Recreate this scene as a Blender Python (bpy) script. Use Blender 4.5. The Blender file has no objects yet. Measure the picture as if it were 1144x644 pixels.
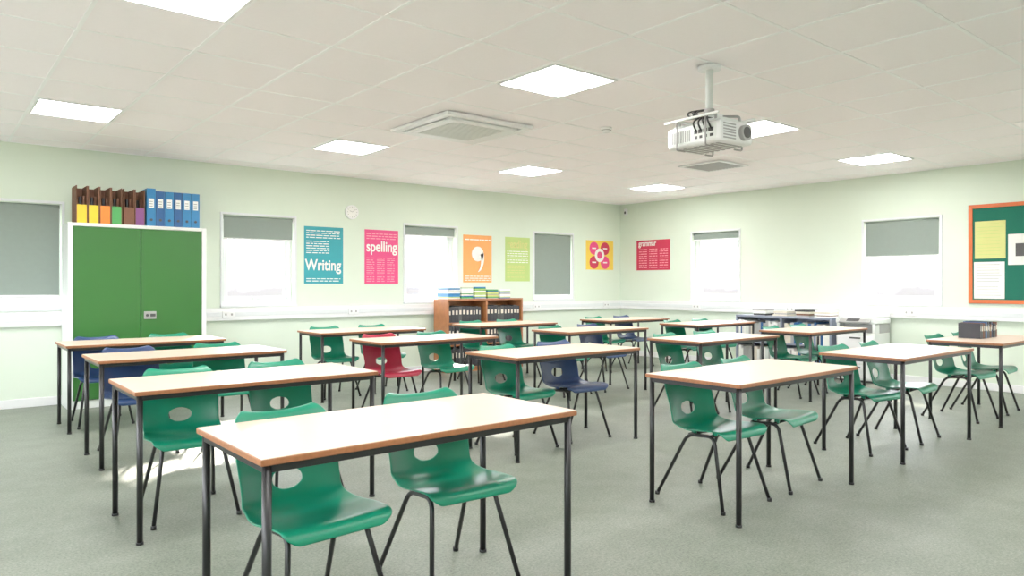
import bpy, bmesh, math, random
from mathutils import Vector, Matrix
random.seed(7)
scene = bpy.context.scene
COL = scene.collection

# ------------------------------------------------------------------ materials
def lin(c):
    c /= 255.0
    return c/12.92 if c <= 0.04045 else ((c+0.055)/1.055)**2.4
def rgb(r, g, b): return (lin(r), lin(g), lin(b), 1.0)

def mat(name, col, rough=0.6, noise=0.06, nscale=12.0, bump=0.0, bscale=200.0, metallic=0.0, spec=0.5, trans=0.0):
    m = bpy.data.materials.new(name); m.use_nodes = True
    nt = m.node_tree; b = nt.nodes['Principled BSDF']
    b.inputs['Roughness'].default_value = rough
    b.inputs['Metallic'].default_value = metallic
    b.inputs['Specular IOR Level'].default_value = spec
    tc = nt.nodes.new('ShaderNodeTexCoord')
    n = nt.nodes.new('ShaderNodeTexNoise'); n.inputs['Scale'].default_value = nscale
    n.inputs['Detail'].default_value = 4
    nt.links.new(tc.outputs['Object'], n.inputs['Vector'])
    r = nt.nodes.new('ShaderNodeValToRGB')
    r.color_ramp.elements[0].position = 0.3; r.color_ramp.elements[1].position = 0.7
    r.color_ramp.elements[0].color = tuple(c*(1-noise) for c in col[:3])+(1,)
    r.color_ramp.elements[1].color = tuple(min(1, c*(1+noise)) for c in col[:3])+(1,)
    nt.links.new(n.outputs['Fac'], r.inputs['Fac'])
    nt.links.new(r.outputs['Color'], b.inputs['Base Color'])
    if bump > 0:
        n2 = nt.nodes.new('ShaderNodeTexNoise'); n2.inputs['Scale'].default_value = bscale
        nt.links.new(tc.outputs['Object'], n2.inputs['Vector'])
        bp = nt.nodes.new('ShaderNodeBump'); bp.inputs['Strength'].default_value = bump
        bp.inputs['Distance'].default_value = 0.004
        nt.links.new(n2.outputs['Fac'], bp.inputs['Height'])
        nt.links.new(bp.outputs['Normal'], b.inputs['Normal'])
    if trans > 0:
        t = nt.nodes.new('ShaderNodeBsdfTranslucent'); t.inputs['Color'].default_value = col
        mx = nt.nodes.new('ShaderNodeMixShader'); mx.inputs[0].default_value = trans
        out = nt.nodes['Material Output']
        nt.links.new(b.outputs[0], mx.inputs[1]); nt.links.new(t.outputs[0], mx.inputs[2])
        nt.links.new(mx.outputs[0], out.inputs[0])
    return m

def emis(name, col, s):
    m = bpy.data.materials.new(name); m.use_nodes = True
    nt = m.node_tree; b = nt.nodes['Principled BSDF']
    b.inputs['Base Color'].default_value = col
    b.inputs['Emission Color'].default_value = col
    b.inputs['Emission Strength'].default_value = s
    return m

M = {}
M['wall'] = mat('wall_paint_green', rgb(216, 228, 210), 0.75, 0.012, 3, 0.08, 300)
M['ceil'] = mat('ceiling_tile', rgb(254, 248, 250), 0.85, 0.008, 40, 0.2, 500)
M['grid'] = mat('ceiling_grid_white', rgb(254, 253, 254), 0.4, 0.01)
M['white'] = mat('white_plastic', rgb(234, 235, 235), 0.4, 0.01)
M['upvc'] = mat('upvc_white', rgb(222, 226, 227), 0.3, 0.01)
M['offwhite'] = mat('cabinet_white', rgb(222, 226, 222), 0.5, 0.02)
M['greydark'] = mat('dark_slot', rgb(70, 70, 70), 0.6, 0.02)
M['greymid'] = mat('grey_plastic', rgb(160, 160, 158), 0.5, 0.03)
M['black'] = mat('black_powder_coat', rgb(17, 17, 19), 0.38, 0.05, 30)
M['lam'] = mat('beech_laminate', rgb(217, 194, 174), 0.33, 0.025, 9)
M['lip'] = mat('plywood_edge', rgb(146, 90, 52), 0.5, 0.15, 60)
M['chair_green'] = mat('chair_plastic_green', rgb(10, 128, 96), 0.3, 0.05, 6, 0.15, 600)
M['chair_navy'] = mat('chair_plastic_navy', rgb(34, 60, 104), 0.35, 0.05, 6, 0.15, 600)
M['chair_red'] = mat('chair_plastic_red', rgb(168, 32, 56), 0.35, 0.05, 6, 0.15, 600)
M['cab_green'] = mat('cabinet_door_green', rgb(44, 102, 40), 0.36, 0.03, 2)
M['blind'] = mat('blind_fabric', rgb(140, 152, 144), 0.8, 0.02, 20, 0.1, 900, trans=0.12)
M['wood'] = mat('bookcase_wood', rgb(166, 104, 62), 0.45, 0.12, 14)
M['darkbook'] = mat('binder_black', rgb(42, 42, 48), 0.5, 0.1)
M['brown'] = mat('cardboard_brown', rgb(112, 72, 50), 0.7, 0.1, 40)
M['paper'] = mat('paper_white', rgb(238, 238, 233), 0.7, 0.02)
M['cream'] = mat('paper_cream', rgb(216, 208, 190), 0.7, 0.06, 60)
M['yellow'] = mat('file_yellow', rgb(240, 200, 40), 0.5, 0.03)
M['orange'] = mat('file_orange', rgb(236, 128, 40), 0.5, 0.03)
M['lime'] = mat('file_green', rgb(70, 160, 84), 0.5, 0.03)
M['purple'] = mat('file_purple', rgb(128, 70, 130), 0.5, 0.03)
M['blue'] = mat('file_blue', rgb(36, 118, 172), 0.45, 0.04)
M['blue2'] = mat('file_deep_blue', rgb(30, 84, 140), 0.45, 0.04)
M['teal'] = mat('poster_teal', rgb(38, 154, 166), 0.5, 0.02)
M['pink'] = mat('poster_pink', rgb(226, 62, 124), 0.5, 0.02)
M['porange'] = mat('poster_orange', rgb(240, 158, 84), 0.5, 0.02)
M['plime'] = mat('poster_lime', rgb(180, 206, 116), 0.5, 0.02)
M['pyellow'] = mat('poster_yellow', rgb(238, 200, 70), 0.5, 0.02)
M['pred'] = mat('poster_crimson', rgb(196, 36, 72), 0.5, 0.02)
M['pcoral'] = mat('poster_coral', rgb(240, 150, 165), 0.5, 0.02)
M['felt'] = mat('notice_board_felt', rgb(16, 100, 80), 0.9, 0.06, 90, 0.3, 500)
M['frameor'] = mat('notice_board_border', rgb(212, 100, 42), 0.5, 0.04)
M['pale_y'] = mat('paper_yellow', rgb(208, 208, 128), 0.7, 0.02)
M['navy'] = mat('shelf_blue_grey', rgb(132, 140, 158), 0.45, 0.05)
M['text'] = mat('print_grey', rgb(120, 122, 124), 0.7, 0.02)
M['lamp'] = emis('led_panel', (1, 0.978, 0.962, 1), 33.0)

# carpet
def carpet():
    m = bpy.data.materials.new('carpet_grey_green'); m.use_nodes = True
    nt = m.node_tree; b = nt.nodes['Principled BSDF']
    b.inputs['Roughness'].default_value = 0.48
    b.inputs['Specular IOR Level'].default_value = 0.4
    tc = nt.nodes.new('ShaderNodeTexCoord')
    def noise(s, d):
        n = nt.nodes.new('ShaderNodeTexNoise'); n.inputs['Scale'].default_value = s
        n.inputs['Detail'].default_value = d; n.inputs['Roughness'].default_value = 0.75
        nt.links.new(tc.outputs['Object'], n.inputs['Vector']); return n
    a = noise(80, 5); c = noise(3.0, 8)
    r = nt.nodes.new('ShaderNodeValToRGB')
    r.color_ramp.elements[0].position = 0.36; r.color_ramp.elements[0].color = rgb(94, 102, 92)
    r.color_ramp.elements[1].position = 0.64; r.color_ramp.elements[1].color = rgb(138, 143, 130)
    nt.links.new(a.outputs['Fac'], r.inputs['Fac'])
    r2 = nt.nodes.new('ShaderNodeValToRGB')
    r2.color_ramp.elements[0].position = 0.40; r2.color_ramp.elements[0].color = (0.80, 0.82, 0.80, 1)
    r2.color_ramp.elements[1].position = 0.60; r2.color_ramp.elements[1].color = (1, 1, 1, 1)
    nt.links.new(c.outputs['Fac'], r2.inputs['Fac'])
    mx = nt.nodes.new('ShaderNodeMix'); mx.data_type = 'RGBA'; mx.blend_type = 'MULTIPLY'
    mx.inputs['Factor'].default_value = 1
    nt.links.new(r.outputs[0], mx.inputs['A']); nt.links.new(r2.outputs[0], mx.inputs['B'])
    nt.links.new(mx.outputs['Result'], b.inputs['Base Color'])
    bp = nt.nodes.new('ShaderNodeBump'); bp.inputs['Strength'].default_value = 0.4
    bp.inputs['Distance'].default_value = 0.003
    nt.links.new(a.outputs['Fac'], bp.inputs['Height']); nt.links.new(bp.outputs[0], b.inputs['Normal'])
    return m
M['carpet'] = carpet()

def glass():
    m = bpy.data.materials.new('window_glass'); m.use_nodes = True
    nt = m.node_tree
    for n in list(nt.nodes):
        if n.type != 'OUTPUT_MATERIAL': nt.nodes.remove(n)
    t = nt.nodes.new('ShaderNodeBsdfTransparent'); g = nt.nodes.new('ShaderNodeBsdfGlossy')
    g.inputs['Roughness'].default_value = 0.02
    mx = nt.nodes.new('ShaderNodeMixShader'); mx.inputs[0].default_value = 0.05
    out = [n for n in nt.nodes if n.type == 'OUTPUT_MATERIAL'][0]
    nt.links.new(t.outputs[0], mx.inputs[1]); nt.links.new(g.outputs[0], mx.inputs[2])
    nt.links.new(mx.outputs[0], out.inputs[0])
    return m
M['glass'] = glass()

# ------------------------------------------------------------------ mesh builder
class MB:
    def __init__(s):
        s.bm = bmesh.new(); s.mats = []
    def mi(s, m):
        m = M[m] if isinstance(m, str) else m
        if m not in s.mats: s.mats.append(m)
        return s.mats.index(m)
    def box(s, x0, x1, y0, y1, z0, z1, m, bevel=0.0, rot=None, seg=2):
        k = s.mi(m)
        t = bmesh.new()
        bmesh.ops.create_cube(t, size=1)
        for v in t.verts:
            v.co = Vector(((x0+x1)/2+v.co.x*(x1-x0), (y0+y1)/2+v.co.y*(y1-y0), (z0+z1)/2+v.co.z*(z1-z0)))
        if bevel > 0:
            bmesh.ops.bevel(t, geom=t.edges[:], offset=bevel, segments=seg, affect='EDGES', profile=0.5)
        if rot: bmesh.ops.transform(t, matrix=rot, verts=t.verts)
        s.merge(t, k)
    def merge(s, t, k, smooth=False):
        mp = {}
        for v in t.verts: mp[v] = s.bm.verts.new(v.co)
        for f in t.faces:
            try:
                nf = s.bm.faces.new([mp[v] for v in f.verts]); nf.material_index = k
                nf.smooth = smooth or f.smooth
            except ValueError: pass
        t.free()
    def cyl(s, c, r, h, m, axis='Z', n=32, r2=None, smooth=True):
        k = s.mi(m); t = bmesh.new()
        bmesh.ops.create_cone(t, cap_ends=True, segments=n, radius1=r, radius2=r if r2 is None else r2, depth=h)
        for f in t.faces: f.smooth = smooth and len(f.verts) == 4
        R = Matrix.Identity(4)
        if axis == 'X': R = Matrix.Rotation(math.pi/2, 4, 'Y')
        if axis == 'Y': R = Matrix.Rotation(math.pi/2, 4, 'X')
        bmesh.ops.transform(t, matrix=Matrix.Translation(c) @ R, verts=t.verts)
        s.merge(t, k)
    def tube(s, pts, r, m, n=12):
        k = s.mi(m); pts = [Vector(p) for p in pts]; rings = []
        up = None
        for i, p in enumerate(pts):
            if i == 0: d = pts[1]-pts[0]
            elif i == len(pts)-1: d = pts[-1]-pts[-2]
            else: d = (pts[i+1]-p).normalized()+(p-pts[i-1]).normalized()
            d.normalize()
            if up is None:
                up = d.orthogonal().normalized()
            else:
                up = (up - d*up.dot(d)).normalized()
            q = d.cross(up)
            rings.append([s.bm.verts.new(p+(up*math.cos(a)+q*math.sin(a))*r) for a in [2*math.pi*j/n for j in range(n)]])
        for i in range(len(rings)-1):
            for j in range(n):
                f = s.bm.faces.new([rings[i][j], rings[i][(j+1) % n], rings[i+1][(j+1) % n], rings[i+1][j]])
                f.material_index = k; f.smooth = True
        for rg in (rings[0][::-1], rings[-1]):
            f = s.bm.faces.new(rg); f.material_index = k
    def poly(s, pts, m):
        f = s.bm.faces.new([s.bm.verts.new(p) for p in pts]); f.material_index = s.mi(m)
    def disc(s, c, r, m, nrm='Y', n=32):
        pts = []
        for j in range(n):
            a = 2*math.pi*j/n; u, w = r*math.cos(a), r*math.sin(a)
            pts.append((c[0]+u, c[1], c[2]+w) if nrm == 'Y' else (c[0], c[1]+u, c[2]+w))
        s.poly(pts, m)
    def add_mesh(s, me, m, mtx=None):
        k = s.mi(m); t = bmesh.new(); t.from_mesh(me)
        if mtx: bmesh.ops.transform(t, matrix=mtx, verts=t.verts)
        s.merge(t, k)
    def mesh(s, name):
        bmesh.ops.recalc_face_normals(s.bm, faces=s.bm.faces[:])
        me = bpy.data.meshes.new(name); s.bm.to_mesh(me); s.bm.free()
        for m in s.mats: me.materials.append(m)
        return me
    def obj(s, name, loc=(0, 0, 0), rz=0):
        o = bpy.data.objects.new(name, s.mesh(name)); COL.objects.link(o)
        o.location = loc; o.rotation_euler = (0, 0, rz)
        return o

def fillet(pts, r, n=5):
    pts = [Vector(p) for p in pts]; out = [pts[0]]
    for i in range(1, len(pts)-1):
        p = pts[i]; a = (pts[i-1]-p); b = (pts[i+1]-p)
        rr = min(r, a.length*0.45, b.length*0.45)
        A = p+a.normalized()*rr; B = p+b.normalized()*rr
        for j in range(n+1):
            t = j/n
            out.append(A*(1-t)**2+p*2*t*(1-t)+B*t*t)
    out.append(pts[-1]); return out

def text_mesh(body, size, extrude=0.0):
    cu = bpy.data.curves.new('txt', 'FONT'); cu.body = body; cu.size = size
    cu.align_x = 'LEFT'; cu.extrude = extrude; cu.offset = size*0.02
    o = bpy.data.objects.new('txt', cu); COL.objects.link(o)
    bpy.context.view_layer.update()
    me = bpy.data.meshes.new_from_object(o.evaluated_get(bpy.context.evaluated_depsgraph_get()))
    bpy.data.objects.remove(o); bpy.data.curves.remove(cu)
    return me

# ------------------------------------------------------------------ room
XL, XR, YB, YF, H = -1.6, 9.91, -2.2, 8.94, 2.73
T = 0.28
ZW0, ZW1 = 1.02, 2.12
back_wins = [(0.28, 1.16), (2.82, 3.72), (5.36, 6.25), (7.82, 8.69)]
right_wins = [(3.585, 4.53), (6.46, 7.35), (0.2, 1.1), (-1.4, -0.5)]
added_left_wins = [(-1.6, 0.6), (1.2, 3.4), (4.0, 6.2), (6.7, 8.5)]  # unseen wide openings, added so more daylight reaches the ceiling

def wall(name, a0, a1, wins, place):
    mb = MB()
    xs = sorted(set([a0, a1]+[w for p in wins for w in p]))
    for i in range(len(xs)-1):
        p, q = xs[i], xs[i+1]
        isw = any(abs(p-w[0]) < 1e-6 for w in wins)
        if isw:
            place(mb, p, q, 0, ZW0); place(mb, p, q, ZW1, H)
        else: place(mb, p, q, 0, H)
    bmesh.ops.remove_doubles(mb.bm, verts=mb.bm.verts[:], dist=1e-5)
    return mb.obj(name)
wall('wall_back', XL-T, XR+T, back_wins, lambda mb, p, q, z0, z1: mb.box(p, q, YF, YF+T, z0, z1, 'wall'))
wall('wall_right', YB, YF, right_wins, lambda mb, p, q, z0, z1: mb.box(XR, XR+T, p, q, z0, z1, 'wall'))
wall('wall_left', YB, YF, added_left_wins, lambda mb, p, q, z0, z1: mb.box(XL-T, XL, p, q, z0, z1, 'wall'))
wall('wall_front', XL-T, XR+T, [], lambda mb, p, q, z0, z1: mb.box(p, q, YB-T, YB, z0, z1, 'wall'))
mb = MB(); mb.box(XL-T, XR+T, YB-T, YF+T, -0.15, 0, 'carpet'); mb.obj('floor')
mb = MB(); mb.box(XL-T, XR+T, YB-T, YF+T, H, H+0.15, 'ceil'); mb.obj('ceiling')

# ceiling grid
GX, GY, TX, TY = 3.215, 3.47, 0.63, 0.64
mb = MB()
k = -8
while GX+k*TX < XR:
    x = GX+k*TX
    if x > XL: mb.box(x-0.011, x+0.011, YB, YF, H-0.004, H, 'grid')
    k += 1
k = -9
while GY+k*TY < YF:
    y = GY+k*TY
    if y > YB: mb.box(XL, XR, y-0.011, y+0.011, H-0.0035, H, 'grid')
    k += 1
mb.box(XL, XR, YF-0.022, YF, H-0.006, H, 'grid'); mb.box(XR-0.022, XR, YB, YF, H-0.006, H, 'grid')
mb.obj('ceiling_grid')

# skirting and trunking
def trim(name, z0, z1, d, m='white'):
    a = MB(); a.box(XL, XR, YF-d, YF, z0, z1, m, 0.004); a.obj(name+'_back')
    a = MB(); a.box(XR-d, XR, YB, YF-d, z0, z1, m, 0.004); a.obj(name+'_right')
    a = MB(); a.box(XL, XL+d, YB, YF-d, z0, z1, m, 0.004); a.obj(name+'_left')
trim('baseboard', 0, 0.09, 0.018)
def trunk(name, kind):
    a = MB()
    def b(u0, u1, d0, d1, z0, z1, m):
        if kind == 'back': a.box(u0, u1, YF-d1, YF-d0, z0, z1, m, 0.003)
        else: a.box(XR-d1, XR-d0, u0, u1, z0, z1, m, 0.003)
    lo, hi = (XL, XR) if kind == 'back' else (YB, YF-0.06)
    b(lo, hi, 0, 0.05, 0.835, 0.985, 'white')
    b(lo, hi, 0.05, 0.056, 0.885, 0.935, 'upvc')
    u = lo+1.1
    while u < hi-0.5:
        b(u, u+0.15, 0.056, 0.066, 0.868, 0.95, 'white')
        b(u+0.03, u+0.05, 0.066, 0.068, 0.895, 0.92, 'greymid')
        b(u+0.1, u+0.12, 0.066, 0.068, 0.895, 0.92, 'greymid')
        u += 1.65
    a.obj(name)
trunk('trim_1', 'back'); trunk('trim_2', 'right')

# windows -----------------------------------------------------------
def window(name, w, kind, drop):
    a = MB(); u0, u1 = w
    def b(p, q, d0, d1, z0, z1, m, bev=0.003):
        if kind == 'back': a.box(p, q, YF+d0, YF+d1, z0, z1, m, bev)
        elif kind == 'right': a.box(XR+d0, XR+d1, p, q, z0, z1, m, bev)
        else: a.box(XL-d1, XL-d0, p, q, z0, z1, m, bev)
    g = 0.002
    fo, fi, ft = 0.10, 0.17, 0.055
    b(u0+g, u1-g, fo, fi, ZW0+g, ZW0+ft, 'upvc'); b(u0+g, u1-g, fo, fi, ZW1-ft, ZW1-g, 'upvc')
    b(u0+g, u0+ft, fo, fi, ZW0+ft, ZW1-ft, 'upvc'); b(u1-ft, u1-g, fo, fi, ZW0+ft, ZW1-ft, 'upvc')
    s = ft; e = 0.04
    b(u0+s, u1-s, fo+0.01, fi-0.01, ZW0+s, ZW0+s+e, 'upvc'); b(u0+s, u1-s, fo+0.01, fi-0.01, ZW1-s-e, ZW1-s, 'upvc')
    b(u0+s, u0+s+e, fo+0.01, fi-0.01, ZW0+s+e, ZW1-s-e, 'upvc'); b(u1-s-e, u1-s, fo+0.01, fi-0.01, ZW0+s+e, ZW1-s-e, 'upvc')
    b((u0+u1)/2-0.05, (u0+u1)/2+0.05, fo-0.012, fo+0.01, ZW0+s+0.01, ZW0+s+0.028, 'white')
    b(u0+s+e, u1-s-e, 0.134, 0.138, ZW0+s+e, ZW1-s-e, 'glass', 0)
    b(u0-0.03, u1+0.03, -0.03, 0.0, ZW0-0.028, ZW0, 'upvc')
    b(u0+g, u1-g, 0.0, 0.1, ZW0+g, ZW0+0.012, 'upvc')
    for p, q in ((u0-0.028, u0), (u1, u1+0.028)): b(p, q, -0.012, 0.0, ZW0, ZW1+0.028, 'upvc')
    b(u0, u1, -0.012, 0.0, ZW1, ZW1+0.028, 'upvc')
    a.obj(name)
    if drop > 0:
        a = MB()
        c = ((u0+u1)/2, YF+0.04, ZW1-0.03) if kind == 'back' else (XR+0.04, (u0+u1)/2, ZW1-0.03)
        a.cyl(c, 0.022, (u1-u0)-0.03, 'blind', 'X' if kind == 'back' else 'Y')
        zb = ZW1-0.03-drop
        b(u0+0.02, u1-0.02, 0.019, 0.0205, zb, ZW1-0.03, 'blind', 0)
        b(u0+0.02, u1-0.02, 0.012, 0.026, zb-0.022, zb, 'white')
        b(u0+0.004, u0+0.014, 0.012, 0.07, ZW1-0.06, ZW1-0.004, 'white', 0)
        b(u1-0.014, u1-0.004, 0.012, 0.07, ZW1-0.06, ZW1-0.004, 'white', 0)
        if kind == 'back': a.tube([(u1-0.012, YF+0.012, ZW1-0.03), (u1-0.012, YF+0.012, ZW0+0.25)], 0.002, 'white', 6)
        else: a.tube([(XR+0.012, u0+0.012, ZW1-0.03), (XR+0.012, u0+0.012, ZW0+0.25)], 0.002, 'white', 6)
        a.obj('roller_blind')
for i, (w, d) in enumerate(zip(back_wins, [0.93, 0.25, 0.10, 0.99])): window('window_%d' % (i+1), w, 'back', d)
for i, (w, d) in enumerate(zip(right_wins, [0.44, 0.08, 0.1, 0.1])): window('window_%d' % (i+5), w, 'right', d)
for i, w in enumerate(added_left_wins): window('window_%d' % (i+9), w, 'left', 0)  # left-wall windows are out of view, added as extra daylight

# ceiling lights ------------------------------------------------------
mb = MB()
hx, hy = TX/2-0.013, TY/2-0.013
mb.box(-hx, hx, -hy, -hy+0.018, -0.012, 0, 'white'); mb.box(-hx, hx, hy-0.018, hy, -0.012, 0, 'white')
mb.box(-hx, -hx+0.018, -hy+0.018, hy-0.018, -0.012, 0, 'white'); mb.box(hx-0.018, hx, -hy+0.018, hy-0.018, -0.012, 0, 'white')
mb.box(-hx+0.018, hx-0.018, -hy+0.018, hy-0.018, -0.008, 0, 'lamp')
lm = mb.mesh('ceiling_light')
for kx in (-4, 0, 4, 8):
    for ky in (-5, 0, 5):  # first row is out of view, added to brighten the room
        o = bpy.data.objects.new('ceiling_light', lm); COL.objects.link(o)
        o.location = (GX+(kx+0.5)*TX, GY+(ky+0.5)*TY, H-0.0005)

# air conditioning cassette
mb = MB()
def ring(a, s0, s1, z0, z1, m, bev=0):
    a.box(-s1, s1, -s1, -s0, z0, z1, m, bev); a.box(-s1, s1, s0, s1, z0, z1, m, bev)
    a.box(-s1, -s0, -s0, s0, z0, z1, m, bev); a.box(s0, s1, -s0, s0, z0, z1, m, bev)
ring(mb, 0.40, 0.475, -0.03, 0, 'white', 0.006)
ring(mb, 0.37, 0.40, -0.012, 0, 'greydark')
ring(mb, 0.29, 0.37, -0.045, 0, 'white', 0.008)
for sgn in (-1, 1):
    mb.box(-0.3, 0.3, sgn*0.385-0.010, sgn*0.385+0.010, -0.04, -0.034, 'white')
    mb.box(sgn*0.385-0.010, sgn*0.385+0.010, -0.3, 0.3, -0.04, -0.034, 'white')
mb.box(-0.29, 0.29, -0.29, 0.29, -0.03, 0, 'greymid')
for i in range(15):
    y = -0.27+i*0.0386
    mb.box(-0.285, 0.285, y-0.010, y+0.010, -0.045, -0.03, 'offwhite')
mb.obj('air_conditioner', (3.87, 5.45, H-0.0065))

# vent
mb = MB()
ring(mb, 0.26, 0.30, -0.015, 0, 'white', 0.003)
mb.box(-0.26, 0.26, -0.26, 0.26, -0.004, 0, 'greydark')
for i in range(12):
    y = -0.24+i*0.0436
    mb.box(-0.26, 0.26, y-0.012, y+0.012, -0.013, -0.004, 'greymid')
mb.obj('ceiling_vent', (7.5, 5.25, H-0.0065))
# smoke detector
mb = MB(); mb.cyl((0, 0, -0.012), 0.052, 0.024, 'white'); mb.cyl((0, 0, -0.036), 0.028, 0.026, 'white', r2=0.042)
mb.cyl((0, 0, -0.027), 0.045, 0.006, 'greymid')
mb.obj('smoke_detector', (4.93, 4.62, H))
# motion sensor near corner
mb = MB(); mb.box(-0.05, 0, -0.03, 0.03, -0.05, 0.06, 'white', 0.012); mb.box(-0.054, -0.048, -0.018, 0.018, -0.035, 0.01, 'greydark', 0.002)
mb.obj('motion_sensor', (XR-0.001, 8.78, 2.58))

# projector -----------------------------------------------------------
mb = MB()
mb.cyl((0, 0, -0.012), 0.075, 0.024, 'white'); mb.cyl((0, 0, -0.16), 0.024, 0.3, 'offwhite')
mb.cyl((0, 0, -0.31), 0.034, 0.05, 'greymid')
mb.box(-0.07, 0.07, -0.07, 0.07, -0.345, -0.325, 'white', 0.004)
bx, by = 0.165, 0.225
mb.box(-bx, bx, -by, by, -0.545, -0.405, 'white', 0.022, seg=3)
mb.box(-bx+0.03, bx-0.03, -by+0.03, by-0.03, -0.40, -0.392, 'offwhite', 0.003)
for sx in (-1, 1):
    for sy in (-1, 1):
        mb.tube(fillet([(sx*0.03, sy*0.03, -0.335), (sx*0.12, sy*0.15, -0.345), (sx*0.12, sy*0.15, -0.40)], 0.02), 0.009, 'greymid', 8)
        mb.tube(fillet([(sx*(bx+0.02), sy*0.12, -0.37), (sx*(bx+0.02), sy*0.12, -0.56), (sx*(bx-0.06), sy*0.12, -0.56)], 0.015), 0.006, 'greymid', 8)
    mb.box(sx*(bx+0.02)-0.006, sx*(bx+0.02)+0.006, -by, by, -0.375, -0.36, 'offwhite', 0.002)
mb.box(-bx-0.02, bx+0.02, -0.125, -0.115, -0.375, -0.36, 'offwhite'); mb.box(-bx-0.02, bx+0.02, 0.115, 0.125, -0.375, -0.36, 'offwhite')
mb.box(-bx-0.003, -bx+0.002, -0.19, 0.19, -0.525, -0.425, 'offwhite')
for i in range(9):
    y = 0.02+i*0.018
    mb.box(-bx-0.005, -bx, y, y+0.008, -0.515, -0.44, 'greymid')
for i, (y, w) in enumerate([(-0.17, 0.04), (-0.12, 0.03), (-0.08, 0.03), (-0.04, 0.025)]):
    mb.box(-bx-0.005, -bx, y, y+w, -0.475, -0.45, 'greydark'); mb.box(-bx-0.005, -bx, y, y+w*0.7, -0.508, -0.49, 'greydark')
mb.cyl((0.06, -by-0.01, -0.475), 0.05, 0.04, 'greymid', 'Y'); mb.cyl((0.06, -by-0.028, -0.475), 0.036, 0.01, 'greydark', 'Y')
for i in range(6):
    mb.box(-0.14, -0.02, -by-0.004, -by+0.002, -0.525+i*0.018, -0.517+i*0.018, 'greymid')
for i in range(8):
    y = -0.17+i*0.045
    mb.box(-0.12, 0.12, y, y+0.02, -0.549, -0.544, 'greymid')
for j, (ox, oy) in enumerate([(0, 0), (0.02, 0.01), (-0.02, 0.02), (0.01, -0.03)]):
    pts = [Vector((0.01+ox*0.3, 0.03, -0.28)), Vector((-0.08+ox, 0.08+oy, -0.30)), Vector((-0.13+ox, 0.03+oy, -0.33-0.01*j)),
           Vector((-0.06+ox, -0.05+oy*2, -0.36)), Vector((-0.14, -0.10+ox, -0.35)), Vector((-bx-0.03, -0.14+0.04*j, -0.40)), Vector((-bx-0.006, -0.155+0.04*j, -0.462))]
    mb.tube(fillet(pts, 0.06, 6), 0.006, 'black', 8)
mb.obj('ceiling_projector', (4.07, 2.88, H-0.006), math.radians(-4))

# ------------------------------------------------------------------ table
TL, TD, TH = 1.32, 0.63, 0.75
mb = MB()
mb.box(0, TL, 0, TD, TH-0.022, TH-0.002, 'lip', 0.003)
mb.box(0.004, TL-0.004, 0.004, TD-0.004, TH-0.004, TH, 'lam', 0.001)
zr = TH-0.036
i_ = 0.028
legr = 0.0148
def leg(x, y):
    mb.tube([(x, y, 0.0), (x, y, 0.012)], legr+0.003, 'black', 14)
    mb.tube([(x, y, 0.01), (x, y, TH-0.023)], legr, 'black', 14)
for x in (i_, TL-i_):
    for y in (i_, TD-i_): leg(x, y)
for y in (i_, TD-i_): mb.box(i_, TL-i_, y-0.012, y+0.012, zr-0.012, TH-0.0225, 'black', 0.002)
for x in (i_, TL-i_): mb.box(x-0.012, x+0.012, i_, TD-i_, zr-0.012, TH-0.0225, 'black', 0.002)
table_me = mb.mesh('school_table')

# ------------------------------------------------------------------ chair
prof = [(-0.235, 0.395), (-0.232, 0.422), (-0.205, 0.441), (-0.14, 0.438), (-0.04, 0.422), (0.06, 0.410), (0.125, 0.417),
        (0.165, 0.447), (0.186, 0.51), (0.202, 0.58), (0.222, 0.66), (0.243, 0.73), (0.258, 0.764), (0.272, 0.772)]
def catmull(P, n=12):
    P = [Vector((p[0], p[1])) for p in P]; out = []
    for i in range(len(P)-1):
        p0 = P[max(0, i-1)]; p1 = P[i]; p2 = P[i+1]; p3 = P[min(len(P)-1, i+2)]
        for j in range(n):
            t = j/n
            out.append(0.5*((2*p1)+(-p0+p2)*t+(2*p0-5*p1+4*p2-p3)*t*t+(-p0+3*p1-3*p2+p3)*t**3))
    out.append(P[-1]); return out
cp = catmull(prof)
cl = [0.0]
for a, b in zip(cp[:-1], cp[1:]): cl.append(cl[-1]+(b-a).length)
Ltot = cl[-1]
def prof_at(S):
    S = max(0, min(Ltot, S))
    for i in range(len(cl)-1):
        if S <= cl[i+1] or i == len(cl)-2:
            t = (S-cl[i])/(cl[i+1]-cl[i]); p = cp[i].lerp(cp[i+1], t)
            a = cp[max(0, i-3)]; b = cp[min(len(cp)-1, i+4)]; d = (b-a).normalized()
            return p, Vector((-d.y, d.x))
def interp(tab, s):
    for (a, va), (b, vb) in zip(tab[:-1], tab[1:]):
        if s <= b:
            t = (s-a)/(b-a); t = t*t*(3-2*t); return va+(vb-va)*t
    return tab[-1][1]
W = [(0, .165), (.02, .195), (.06, .217), (.3, .228), (.5, .208), (.6, .202), (.8, .207), (.92, .200), (.965, .185), (1.0, .150)]
C = [(0, .0), (.1, .008), (.3, .018), (.5, .038), (.65, .045), (.85, .035), (1.0, .018)]
NU, NV = 22, 38
def S_of_z(z):
    for i in range(len(cp)-1):
        if cp[i].x > 0.15 and cp[i].y <= z < cp[i+1].y: return cl[i]
Sh = S_of_z(0.518); ha, hb = 0.064, 0.038
bmc = bmesh.new()
V = []
for j in range(NV+1):
    S = Ltot*j/NV; hw = interp(W, S/Ltot)
    V.append([[(-1+2*i/NU)*hw, S] for i in range(NU+1)])
def inside(p): return (p[0]/ha)**2+((p[1]-Sh)/hb)**2 < 1
dele = set()
for j in range(NV):
    for i in range(NU):
        c = [(V[j][i][0]+V[j+1][i+1][0])/2, (V[j][i][1]+V[j+1][i+1][1])/2]
        if inside(c): dele.add((j, i))
cnt = {}
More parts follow.
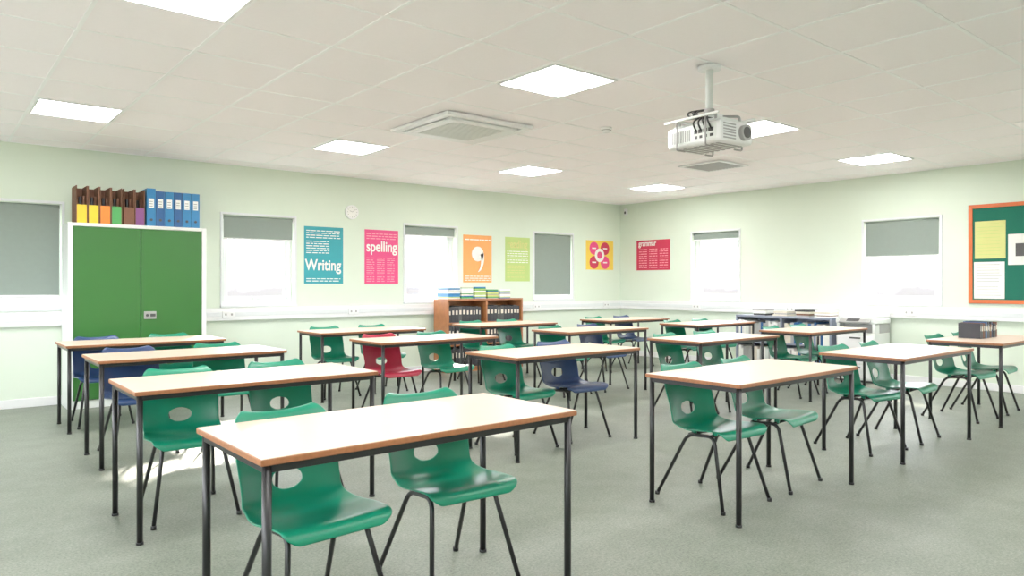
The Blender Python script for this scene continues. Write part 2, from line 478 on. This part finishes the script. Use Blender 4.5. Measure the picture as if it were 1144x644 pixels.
for j in range(NV):
    for i in range(NU):
        for q in ((j, i), (j, i+1), (j+1, i+1), (j+1, i)):
            cnt.setdefault(q, [0, 0])[0 if (j, i) in dele else 1] += 1
for (j, i), (dd, kk) in cnt.items():
    if dd and kk:
        x, S = V[j][i]; r = math.hypot(x/ha, (S-Sh)/hb)
        V[j][i] = [x/r, Sh+(S-Sh)/r]
vm = {}
for (j, i), (dd, kk) in cnt.items():
    if kk:
        x, S = V[j][i]; hw = interp(W, S/Ltot); u = x/hw
        p, n = prof_at(S)
        p = p+n*(interp(C, S/Ltot)*abs(u)**2.4)
        vm[(j, i)] = bmc.verts.new((x, p.x, p.y))
for j in range(NV):
    for i in range(NU):
        if (j, i) not in dele:
            f = bmc.faces.new([vm[(j, i)], vm[(j, i+1)], vm[(j+1, i+1)], vm[(j+1, i)]]); f.smooth = True
sm = bpy.data.meshes.new('shell'); bmc.to_mesh(sm); bmc.free()
so = bpy.data.objects.new('shell', sm); COL.objects.link(so)
md = so.modifiers.new('s', 'SOLIDIFY'); md.thickness = 0.008; md.offset = -1
md = so.modifiers.new('b', 'SUBSURF'); md.levels = 1; md.render_levels = 1
bpy.context.view_layer.update()
shell = bpy.data.meshes.new_from_object(so.evaluated_get(bpy.context.evaluated_depsgraph_get()))
bpy.data.objects.remove(so)

def chair_mesh(color):
    a = MB(); a.add_mesh(shell, M[color])
    for f in a.bm.faces: f.smooth = True
    for s in (-1, 1):
        path = [(s*0.215, -0.235, 0.008), (s*0.15, -0.125, 0.402), (s*0.15, 0.065, 0.388), (s*0.20, 0.255, 0.008)]
        a.tube(fillet(path, 0.05, 6), 0.0105, 'black', 12)
        a.cyl((s*0.215, -0.236, 0.010), 0.014, 0.02, 'black', n=14); a.cyl((s*0.20, 0.2555, 0.010), 0.014, 0.02, 'black', n=14)
    a.tube([(-0.152, -0.10, 0.40), (0.152, -0.10, 0.40)], 0.009, 'black', 10)
    a.tube([(-0.152, 0.05, 0.39), (0.152, 0.05, 0.39)], 0.009, 'black', 10)
    for x in (-0.11, 0.11):
        for y, z in ((-0.10, 0.412), (0.05, 0.399)): a.cyl((x, y, z), 0.016, 0.022, M[color], n=12)
    return a.mesh('school_chair')
CH = {c: chair_mesh('chair_'+c) for c in ('green', 'navy', 'red')}

G, N_, R_ = 'green', 'navy', 'red'
tables = [
    (0.78, 2.12, 0.5, [(0.34, 0.42, 4, G), (0.98, 0.46, -3, G)]),
    (0.80, 3.84, 0, [(0.36, 0.44, -3, G), (0.98, 0.46, 3, G)]),
    (0.93, 5.55, 0, [(0.34, 0.46, 3, N_), (0.98, 0.45, -4, G)]),
    (0.95, 7.08, 0, [(0.34, 0.44, 0, N_), (0.98, 0.44, 2, G)]),
    (3.28, 2.13, 0.5, [(0.36, 0.42, -3, G), (0.98, 0.42, 5, G)]),
    (3.26, 3.91, 0, [(0.36, 0.44, 2, G), (0.97, 0.45, -3, N_)]),
    (3.17, 5.68, 0, [(0.35, 0.45, 0, R_), (0.97, 0.44, 3, G)]),
    (3.30, 7.22, 0, [(0.35, 0.44, 0, G), (0.97, 0.44, 0, G)]),
    (5.33, 2.15, 0, [(0.34, 0.47, -10, G), (0.97, 0.44, 4, G)]),
    (5.46, 3.95, 0, [(0.34, 0.44, 3, G), (0.97, 0.43, -2, G)]),
    (5.45, 5.65, 0, [(0.34, 0.45, 0, G), (0.97, 0.44, 3, N_)]),
    (5.42, 7.22, 0, [(0.34, 0.44, 0, G), (0.97, 0.44, 0, G)]),
    (7.35, 2.15, 0, [(0.33, 0.45, -4, G), (0.97, 0.44, 4, G)]),
    (7.42, 3.95, 0, [(0.34, 0.44, 2, G), (0.97, 0.45, 0, G)]),
    (7.68, 5.6, 0, [(0.34, 0.44, 0, G), (0.97, 0.44, 0, G)]),
    (7.62, 7.05, 0, [(0.34, 0.44, 0, G), (0.97, 0.44, 0, N_)]),
]
for (x, y, r, chs) in tables:
    o = bpy.data.objects.new('school_table', table_me); COL.objects.link(o)
    o.location = (x, y, 0); o.rotation_euler = (0, 0, math.radians(r))
    for (ox, oy, cr, c) in chs:
        k = bpy.data.objects.new('school_chair', CH[c]); COL.objects.link(k)
        k.location = (x+ox, y+oy, 0); k.rotation_euler = (0, 0, math.radians(cr))

# ------------------------------------------------------------------ cabinet
mb = MB()
cx0, cx1, cy0, cy1, ch = 1.15, 2.49, 8.45, 8.86, 1.90
mb.box(cx0, cx0+0.045, cy0, cy1, 0, ch, 'offwhite', 0.004); mb.box(cx1-0.045, cx1, cy0, cy1, 0, ch, 'offwhite', 0.004)
mb.box(cx0+0.045, cx1-0.045, cy0, cy1, ch-0.035, ch, 'offwhite', 0.003); mb.box(cx0+0.045, cx1-0.045, cy0+0.02, cy1, 0, 0.08, 'offwhite')
mb.box(cx0+0.045, cx1-0.045, cy1-0.02, cy1, 0.08, ch-0.035, 'offwhite')
xm = (cx0+cx1)/2
mb.box(cx0+0.048, xm-0.003, cy0+0.004, cy0+0.03, 0.085, ch-0.038, 'cab_green', 0.004)
mb.box(xm+0.003, cx1-0.048, cy0+0.004, cy0+0.03, 0.085, ch-0.038, 'cab_green', 0.004)
mb.box(xm+0.03, xm+0.15, cy0-0.006, cy0+0.006, 0.90, 0.98, 'greymid', 0.003)
mb.cyl((xm+0.06, cy0-0.012, 0.94), 0.014, 0.014, 'greydark', 'Y'); mb.box(xm+0.09, xm+0.14, cy0-0.02, cy0-0.006, 0.925, 0.955, 'greydark', 0.004)
mb.obj('storage_cabinet')

# files on cabinet
mb = MB()
z0 = ch; y0, y1 = 8.50, 8.78; fh = 0.385
def magfile(x, w, c):
    t = 0.008
    mb.box(x, x+t, y0, y1, z0, z0+fh, 'brown'); mb.box(x+w-t, x+w, y0, y1, z0, z0+fh, 'brown')
    mb.box(x+t, x+w-t, y1-t, y1, z0, z0+fh, 'brown'); mb.box(x+t, x+w-t, y0, y0+t, z0, z0+0.19, c)
    mb.box(x+t, x+w-t, y0+t, y1-t, z0, z0+0.01, 'brown')
    for i in range(3):
        a = x+t+0.005+i*(w-2*t)/3
        mb.box(a, a+(w-2*t)/3-0.008, y0+0.10, y1-t, z0+0.01, z0+0.27+0.01*i, 'darkbook' if i % 2 else 'brown')
def lever(x, w, c, h=fh):
    mb.box(x, x+w, y0, y1, z0, z0+h, c, 0.003)
    mb.box(x+0.018, x+w-0.018, y0-0.002, y0+0.002, z0+0.20, z0+0.30, 'paper')
    for i in range(3): mb.box(x+0.024, x+w-0.03, y0-0.003, y0, z0+0.215+i*0.025, z0+0.221+i*0.025, 'text')
    mb.cyl((x+w/2, y0-0.002, z0+0.07), 0.014, 0.008, 'greydark', 'Y', 16)
x = 1.23
for c in ('yellow', 'yellow', 'orange', 'lime'): magfile(x, 0.102, c); x += 0.106
magfile(x+0.01, 0.105, 'brown'); x += 0.12
magfile(x, 0.095, 'purple'); x += 0.115
for i, c in enumerate(('blue', 'blue2', 'blue', 'blue2', 'blue', 'blue')): lever(x, 0.088, c, 0.385 if i else 0.41); x += 0.091
mb.obj('box_files')

# ------------------------------------------------------------------ bookcase
mb = MB()
bx0, bx1, by0, by1, bh = 5.80, 7.20, 8.50, 8.86, 1.06
t = 0.025
mb.box(bx0, bx1, by0, by1, bh-t, bh, 'wood', 0.002)
for x in (bx0, (bx0+bx1)/2-t/2, bx1-t): mb.box(x, x+t, by0, by1, 0, bh-t, 'wood', 0.002)
for z in (0.05, 0.38, 0.70): mb.box(bx0+t, bx1-t, by0+0.01, by1, z, z+0.02, 'wood')
mb.box(bx0+t, bx1-t, by1-0.012, by1, 0.05, bh-t, 'wood'); mb.box(bx0+t, bx1-t, by0+0.02, by0+0.035, 0, 0.05, 'wood')
for z, hh in ((0.07, 0.29), (0.40, 0.28), (0.72, 0.24)):
    for (a, b) in ((bx0+t, (bx0+bx1)/2-t/2), ((bx0+bx1)/2+t/2, bx1-t)):
        x = a+0.005
        while x < b-0.075:
            w = random.uniform(0.05, 0.072); h = hh*random.uniform(0.9, 1.0)
            c = random.choice(['darkbook', 'darkbook', 'darkbook', 'greydark', 'darkbook'])
            mb.box(x, x+w-0.003, by0+0.03, by1-0.03, z, z+h, c, 0.002)
            mb.box(x+0.014, x+w-0.017, by0+0.028, by0+0.032, z+h*0.5, z+h*0.75, 'cream')
            x += w
mb.obj('bookcase')
mb = MB()
x = bx0+0.02
cols = ['paper', 'lime', 'paper', 'blue', 'pale_y', 'paper', 'cream', 'greymid', 'plime', 'paper']
while x < bx1-0.24:
    z = bh; n = random.randint(7, 13)
    for i in range(n):
        hh = random.uniform(0.008, 0.02); dx = random.uniform(-0.012, 0.012)
        mb.box(x+0.012+dx, x+0.215+dx, by0+0.03+dx, by0+0.32+dx, z, z+hh, random.choice(cols), 0.001); z += hh
    x += 0.235
mb.obj('exercise_book_pile')

# ------------------------------------------------------------------ low shelf on right wall
mb = MB()
sx0, sx1, sy0, sy1, sh = 9.42, 9.84, 4.74, 6.2, 0.82
mb.box(sx0, sx1, sy0, sy1, sh-0.03, sh, 'navy', 0.003)
for y in (sy0, (sy0+sy1)/2-0.0125, sy1-0.025): mb.box(sx0, sx1, y, y+0.025, 0, sh-0.03, 'navy', 0.002)
for z in (0.04, 0.42): mb.box(sx0+0.01, sx1, sy0+0.025, sy1-0.025, z, z+0.02, 'navy')
mb.box(sx1-0.012, sx1, sy0+0.025, sy1-0.025, 0, sh-0.03, 'navy')
for z in (0.06, 0.44):
    for (a, b) in ((sy0+0.03, (sy0+sy1)/2-0.02), ((sy0+sy1)/2+0.02, sy1-0.03)):
        y = a
        while y < b-0.05:
            w = random.uniform(0.02, 0.05); h = random.uniform(0.26, 0.31)
            mb.box(sx0+0.01, sx1-0.04, y, y+w-0.002, z, z+h, random.choice(['cream', 'greymid', 'paper', 'offwhite', 'paper', 'greymid', 'blue2']))
            y += w
mb.obj('low_bookshelf')
mb = MB()
y = sy0+0.05
while y < sy1-0.25:
    z = sh
    for i in range(random.randint(2, 6)):
        h = random.uniform(0.012, 0.028)
        mb.box(sx0+0.06, sx0+0.30, y, y+0.2+random.uniform(-.02, .02), z, z+h, random.choice(['darkbook', 'paper', 'cream', 'greymid', 'paper', 'brown']), 0.001); z += h
    y += random.uniform(0.24, 0.34)
mb.obj('book_pile')

# printer / copier standing by the right wall
mb = MB()
rx0, rx1, ry0, ry1 = 9.36, 9.82, 4.14, 4.66
mb.box(rx0+0.02, rx1, ry0+0.01, ry1-0.01, 0.03, 0.64, 'offwhite', 0.012)
mb.box(rx0+0.05, rx1-0.03, ry0+0.04, ry1-0.04, 0.0, 0.03, 'greydark')
for z in (0.06, 0.25, 0.44):
    mb.box(rx0+0.012, rx0+0.022, ry0+0.03, ry1-0.03, z, z+0.165, 'white', 0.004)
    mb.box(rx0+0.006, rx0+0.014, ry0+0.19, ry1-0.19, z+0.125, z+0.145, 'greydark')
mb.box(rx0+0.14, rx1, ry0+0.01, ry1-0.01, 0.64, 0.76, 'greymid', 0.004)
mb.box(rx0+0.03, rx0+0.15, ry0+0.01, ry0+0.05, 0.64, 0.76, 'offwhite', 0.004); mb.box(rx0+0.03, rx0+0.15, ry1-0.05, ry1-0.01, 0.64, 0.76, 'offwhite', 0.004)
mb.box(rx0+0.02, rx1, ry0, ry1, 0.76, 0.83, 'offwhite', 0.012)
mb.box(rx0+0.06, rx1, ry0+0.01, ry1-0.01, 0.832, 0.90, 'white', 0.018, seg=3)
R = Matrix.Translation((rx0+0.01, (ry0+ry1)/2, 0.80)) @ Matrix.Rotation(math.radians(-35), 4, 'Y')
mb.box(-0.045, 0.045, -0.2, 0.2, -0.012, 0.012, 'greymid', 0.004, rot=R)
mb.box(-0.03, 0.03, -0.06, 0.10, 0.012, 0.014, 'greydark', rot=R)
mb.obj('photocopier')

# books on the table at right
mb = MB()
x = 0
for i in range(15):
    w = random.uniform(0.026, 0.034); h = random.uniform(0.125, 0.158)
    c = ['darkbook', 'greydark', 'brown', 'darkbook', 'blue2', 'darkbook'][i % 6]
    y_ = random.uniform(0, 0.012)
    t_ = 0.003
    mb.box(x, x+t_, y_, 0.2, 0, h, c); mb.box(x+w-0.002-t_, x+w-0.002, y_, 0.2, 0, h, c)
    mb.box(x+t_, x+w-0.002-t_, y_, y_+t_, 0, h, c)
    mb.box(x+t_, x+w-0.002-t_, y_+t_, 0.196, 0.003, h-0.005, 'cream')
    mb.box(x+0.005, x+w-0.007, y_-0.001, y_+0.001, h*0.5, h*0.8, 'cream' if i % 3 else 'greymid')
    x += w
mb.obj('book_row', (7.80, 2.46, TH+0.0005), 0.0)

# ------------------------------------------------------------------ posters
def P(a, x0, x1, z0, z1, m, lv=1, kind='back'):
    d = 0.0015*lv
    if kind == 'back': a.box(x0, x1, YF-0.001-d, YF-0.0005, z0, z1, m)
    else: a.box(XR-0.001-d, XR-0.0005, x0, x1, z0, z1, m)
def T_(a, body, size, x, z, m, lv=3, kind='back', width=None):
    me = text_mesh(body, size)
    xs = [v.co.x for v in me.vertices]; w = max(xs)-min(xs); sc = 1 if width is None else width/w
    d = 0.001+0.0015*lv
    S = Matrix.Diagonal((sc, sc*1.25, sc, 1))
    if kind == 'back':
        mt = Matrix.Translation((x, YF-d, z)) @ Matrix.Rotation(math.pi/2, 4, 'X') @ S
    else:
        mt = Matrix.Translation((XR-d, x, z)) @ Matrix.Rotation(-math.pi/2, 4, 'Z') @ Matrix.Rotation(math.pi/2, 4, 'X') @ S
    a.add_mesh(me, m, mt)
def lines(a, x0, x1, z1, z0, n, m, kind='back', lv=2, hfrac=0.35, gaps=True):
    st = (z1-z0)/n
    for i in range(n):
        z = z1-(i+1)*st; u = x0
        while u < x1-0.01:
            w = random.uniform(0.03, 0.09); w = min(w, x1-u)
            P(a, u, u+w, z, z+st*hfrac, m, lv, kind); u += w+0.014
a = MB(); P(a, 3.85, 4.40, 1.28, 2.03, 'teal')
T_(a, 'Writing', 0.2, 3.865, 1.46, 'paper', width=0.51)
lines(a, 3.88, 4.36, 2.0, 1.88, 4, 'paper'); lines(a, 3.88, 4.20, 1.86, 1.68, 6, 'paper'); lines(a, 3.88, 4.36, 1.37, 1.31, 2, 'paper')
a.obj('poster_writing')
a = MB(); P(a, 4.72, 5.25, 1.28, 2.03, 'pink')
T_(a, 'spelling', 0.17, 4.745, 1.73, 'paper', width=0.48)
lines(a, 4.75, 5.22, 2.0, 1.90, 3, 'pcoral')
for c in range(3): lines(a, 4.75+c*0.16, 4.87+c*0.16, 1.66, 1.31, 12, 'pcoral')
a.obj('poster_spelling')
a = MB(); P(a, 6.38, 6.93, 1.30, 2.03, 'porange')
lines(a, 6.41, 6.90, 2.0, 1.95, 1, 'paper')
d = YF-0.007
a.disc((6.655, d, 1.74), 0.115, 'paper')
tail = []; inner = []
for i in range(13):
    t_ = i/12; ang = math.radians(5-95*t_); r = 0.112+0.05*t_
    tail.append((6.66+math.cos(ang)*r*1.0, 1.735+math.sin(ang)*r*1.7))
    r = 0.03+0.10*t_
    inner.append((6.66+math.cos(ang)*r, 1.735+math.sin(ang)*r*2.05))
for i in range(12):
    a.poly([(tail[i][0], d, tail[i][1]), (tail[i+1][0], d, tail[i+1][1]), (inner[i+1][0], d, inner[i+1][1]), (inner[i][0], d, inner[i][1])], 'paper')
lines(a, 6.41, 6.90, 1.42, 1.33, 3, 'paper')
a.obj('poster_comma')
a = MB(); P(a, 7.20, 7.72, 1.32, 2.03, 'plime')
T_(a, 'reading', 0.15, 7.24, 1.86, 'pale_y', width=0.42)
lines(a, 7.24, 7.68, 1.83, 1.62, 6, 'paper'); lines(a, 7.24, 7.60, 1.60, 1.38, 6, 'pale_y')
a.obj('poster_reading')
a = MB(); P(a, 9.02, 9.72, 1.53, 2.05, 'pyellow')
for (x, z, c) in ((9.22, 1.91, 'pink'), (9.50, 1.91, 'pred'), (9.22, 1.66, 'pred'), (9.50, 1.66, 'pink')):
    a.disc((x, YF-0.005, z), 0.115, c)
a.disc((9.36, YF-0.007, 1.79), 0.12, 'paper'); a.disc((9.36, YF-0.009, 1.79), 0.065, 'pink')
for (x, z) in ((9.22, 1.91), (9.50, 1.91), (9.22, 1.66), (9.50, 1.66)): P(a, x-0.05, x+0.05, z-0.01, z+0.012, 'paper', 5)
a.obj('poster_circles')
a = MB(); P(a, 7.80, 8.55, 1.52, 2.05, 'pred', 1, 'right')
T_(a, 'grammar', 0.1, 8.50, 1.95, 'paper', 3, 'right', width=0.4)
for c in range(3): lines(a, 7.85+c*0.23, 8.03+c*0.23, 1.92, 1.56, 9, 'pcoral', 'right')
a.obj('poster_grammar')

# wall clock
mb = MB()
mb.cyl((4.52, YF-0.016, 2.25), 0.095, 0.03, 'white', 'Y', 40); mb.cyl((4.52, YF-0.032, 2.25), 0.082, 0.003, 'paper', 'Y', 40)
for i in range(12):
    a_ = i*math.pi/6; R = Matrix.Translation((4.52, YF-0.034, 2.25)) @ Matrix.Rotation(a_, 4, 'Y')
    mb.box(-0.002, 0.002, -0.001, 0.001, 0.062, 0.075, 'greydark', rot=R)
R = Matrix.Translation((4.52, YF-0.035, 2.25)) @ Matrix.Rotation(0.9, 4, 'Y'); mb.box(-0.002, 0.002, -0.001, 0.001, 0, 0.06, 'greymid', rot=R)
R = Matrix.Translation((4.52, YF-0.035, 2.25)) @ Matrix.Rotation(-1.2, 4, 'Y'); mb.box(-0.003, 0.003, -0.001, 0.001, 0, 0.04, 'greymid', rot=R)
mb.obj('wall_clock')

# notice board
mb = MB()
ny0, ny1, nz0, nz1 = 1.35, 3.26, 1.04, 2.235
f = 0.045
mb.box(XR-0.02, XR-0.001, ny0, ny1, nz0, nz1, 'felt')
for (p, q, r_, s_) in ((ny0, ny1, nz0, nz0+f), (ny0, ny1, nz1-f, nz1), (ny0, ny0+f, nz0+f, nz1-f), (ny1-f, ny1, nz0+f, nz1-f)):
    mb.box(XR-0.03, XR-0.001, p, q, r_, s_, 'frameor', 0.003)
def sheet(y1_, y0_, z0_, z1_, m, nl=8, tx='text'):
    mb.box(XR-0.0225, XR-0.02, y0_, y1_, z0_, z1_, m)
    st = (z1_-z0_-0.04)/nl
    for i in range(nl):
        mb.box(XR-0.0232, XR-0.0224, y0_+0.03+random.uniform(0, .05), y1_-0.025, z1_-0.03-i*st-0.005, z1_-0.03-i*st, tx)
sheet(3.19, 2.87, 1.58, 2.03, 'pale_y', 10, 'plime')
sheet(3.20, 2.88, 1.10, 1.54, 'paper', 12, 'greymid')
mb.box(XR-0.022, XR-0.02, 2.50, 2.845, 1.50, 1.86, 'paper'); mb.box(XR-0.0235, XR-0.022, 2.66, 2.77, 1.60, 1.75, 'greydark')
mb.box(XR-0.0235, XR-0.022, 2.52, 2.62, 1.60, 1.75, 'blue2')
sheet(2.45, 2.15, 1.5, 1.95, 'paper', 10); sheet(2.05, 1.75, 1.4, 1.8, 'pale_y', 8); sheet(2.40, 2.10, 1.1, 1.42, 'paper', 8)
mb.obj('notice_board')

# ------------------------------------------------------------------ world & sun
w = bpy.data.worlds.new('World'); scene.world = w; w.use_nodes = True
nt = w.node_tree; bg = nt.nodes['Background']
tc = nt.nodes.new('ShaderNodeTexCoord'); sp = nt.nodes.new('ShaderNodeSeparateXYZ')
nt.links.new(tc.outputs['Generated'], sp.inputs[0])
nz = nt.nodes.new('ShaderNodeTexNoise'); nz.inputs['Scale'].default_value = 40; nz.inputs['Detail'].default_value = 6
nt.links.new(tc.outputs['Generated'], nz.inputs['Vector'])
ad = nt.nodes.new('ShaderNodeMath'); ad.operation = 'MULTIPLY_ADD'; ad.inputs[1].default_value = -0.03
nt.links.new(nz.outputs['Fac'], ad.inputs[0]); nt.links.new(sp.outputs['Z'], ad.inputs[2])
sh_ = nt.nodes.new('ShaderNodeMath'); sh_.operation = 'MULTIPLY_ADD'; sh_.inputs[1].default_value = 0.5; sh_.inputs[2].default_value = 0.5
nt.links.new(ad.outputs[0], sh_.inputs[0])
rp = nt.nodes.new('ShaderNodeValToRGB'); cr = rp.color_ramp; e = cr.elements
e[0].position = 0.0; e[0].color = (0.24, 0.235, 0.22, 1)
e[1].position = 1.0; e[1].color = (1.0, 1.0, 1.0, 1)
for p_, c_ in ((0.44, (0.22, 0.215, 0.20)), (0.47, (0.058, 0.058, 0.055)), (0.490, (0.056, 0.054, 0.056)), (0.494, (0.10, 0.10, 0.105)), (0.500, (0.9, 0.94, 1.0))):
    n_ = e.new(p_); n_.color = c_+(1,)
nt.links.new(sh_.outputs[0], rp.inputs['Fac']); nt.links.new(rp.outputs[0], bg.inputs['Color'])
bg.inputs['Strength'].default_value = 13.5

sun = bpy.data.lights.new('sun', 'SUN'); sun.energy = 22; sun.angle = math.radians(3); sun.color = (1, 0.93, 0.8)
so = bpy.data.objects.new('sun', sun); COL.objects.link(so)
so.rotation_euler = Vector((-1.7, -3.3, -1.6)).to_track_quat('-Z', 'Y').to_euler(); so.location = (6, 16, 8)

# ------------------------------------------------------------------ camera
cam = bpy.data.cameras.new('camera'); co = bpy.data.objects.new('camera', cam); COL.objects.link(co)
co.location = (0, 0, 1.27); co.rotation_euler = (math.radians(90), 0, -math.atan2(0.635, 0.773))
cam.sensor_width = 36; cam.lens = 805/1144*36; cam.shift_y = -4/1144; cam.clip_start = 0.05
scene.camera = co
scene.view_settings.view_transform = 'Standard'
scene.view_settings.look = 'None'
scene.view_settings.exposure = 0.34
scene.view_settings.gamma = 1.15
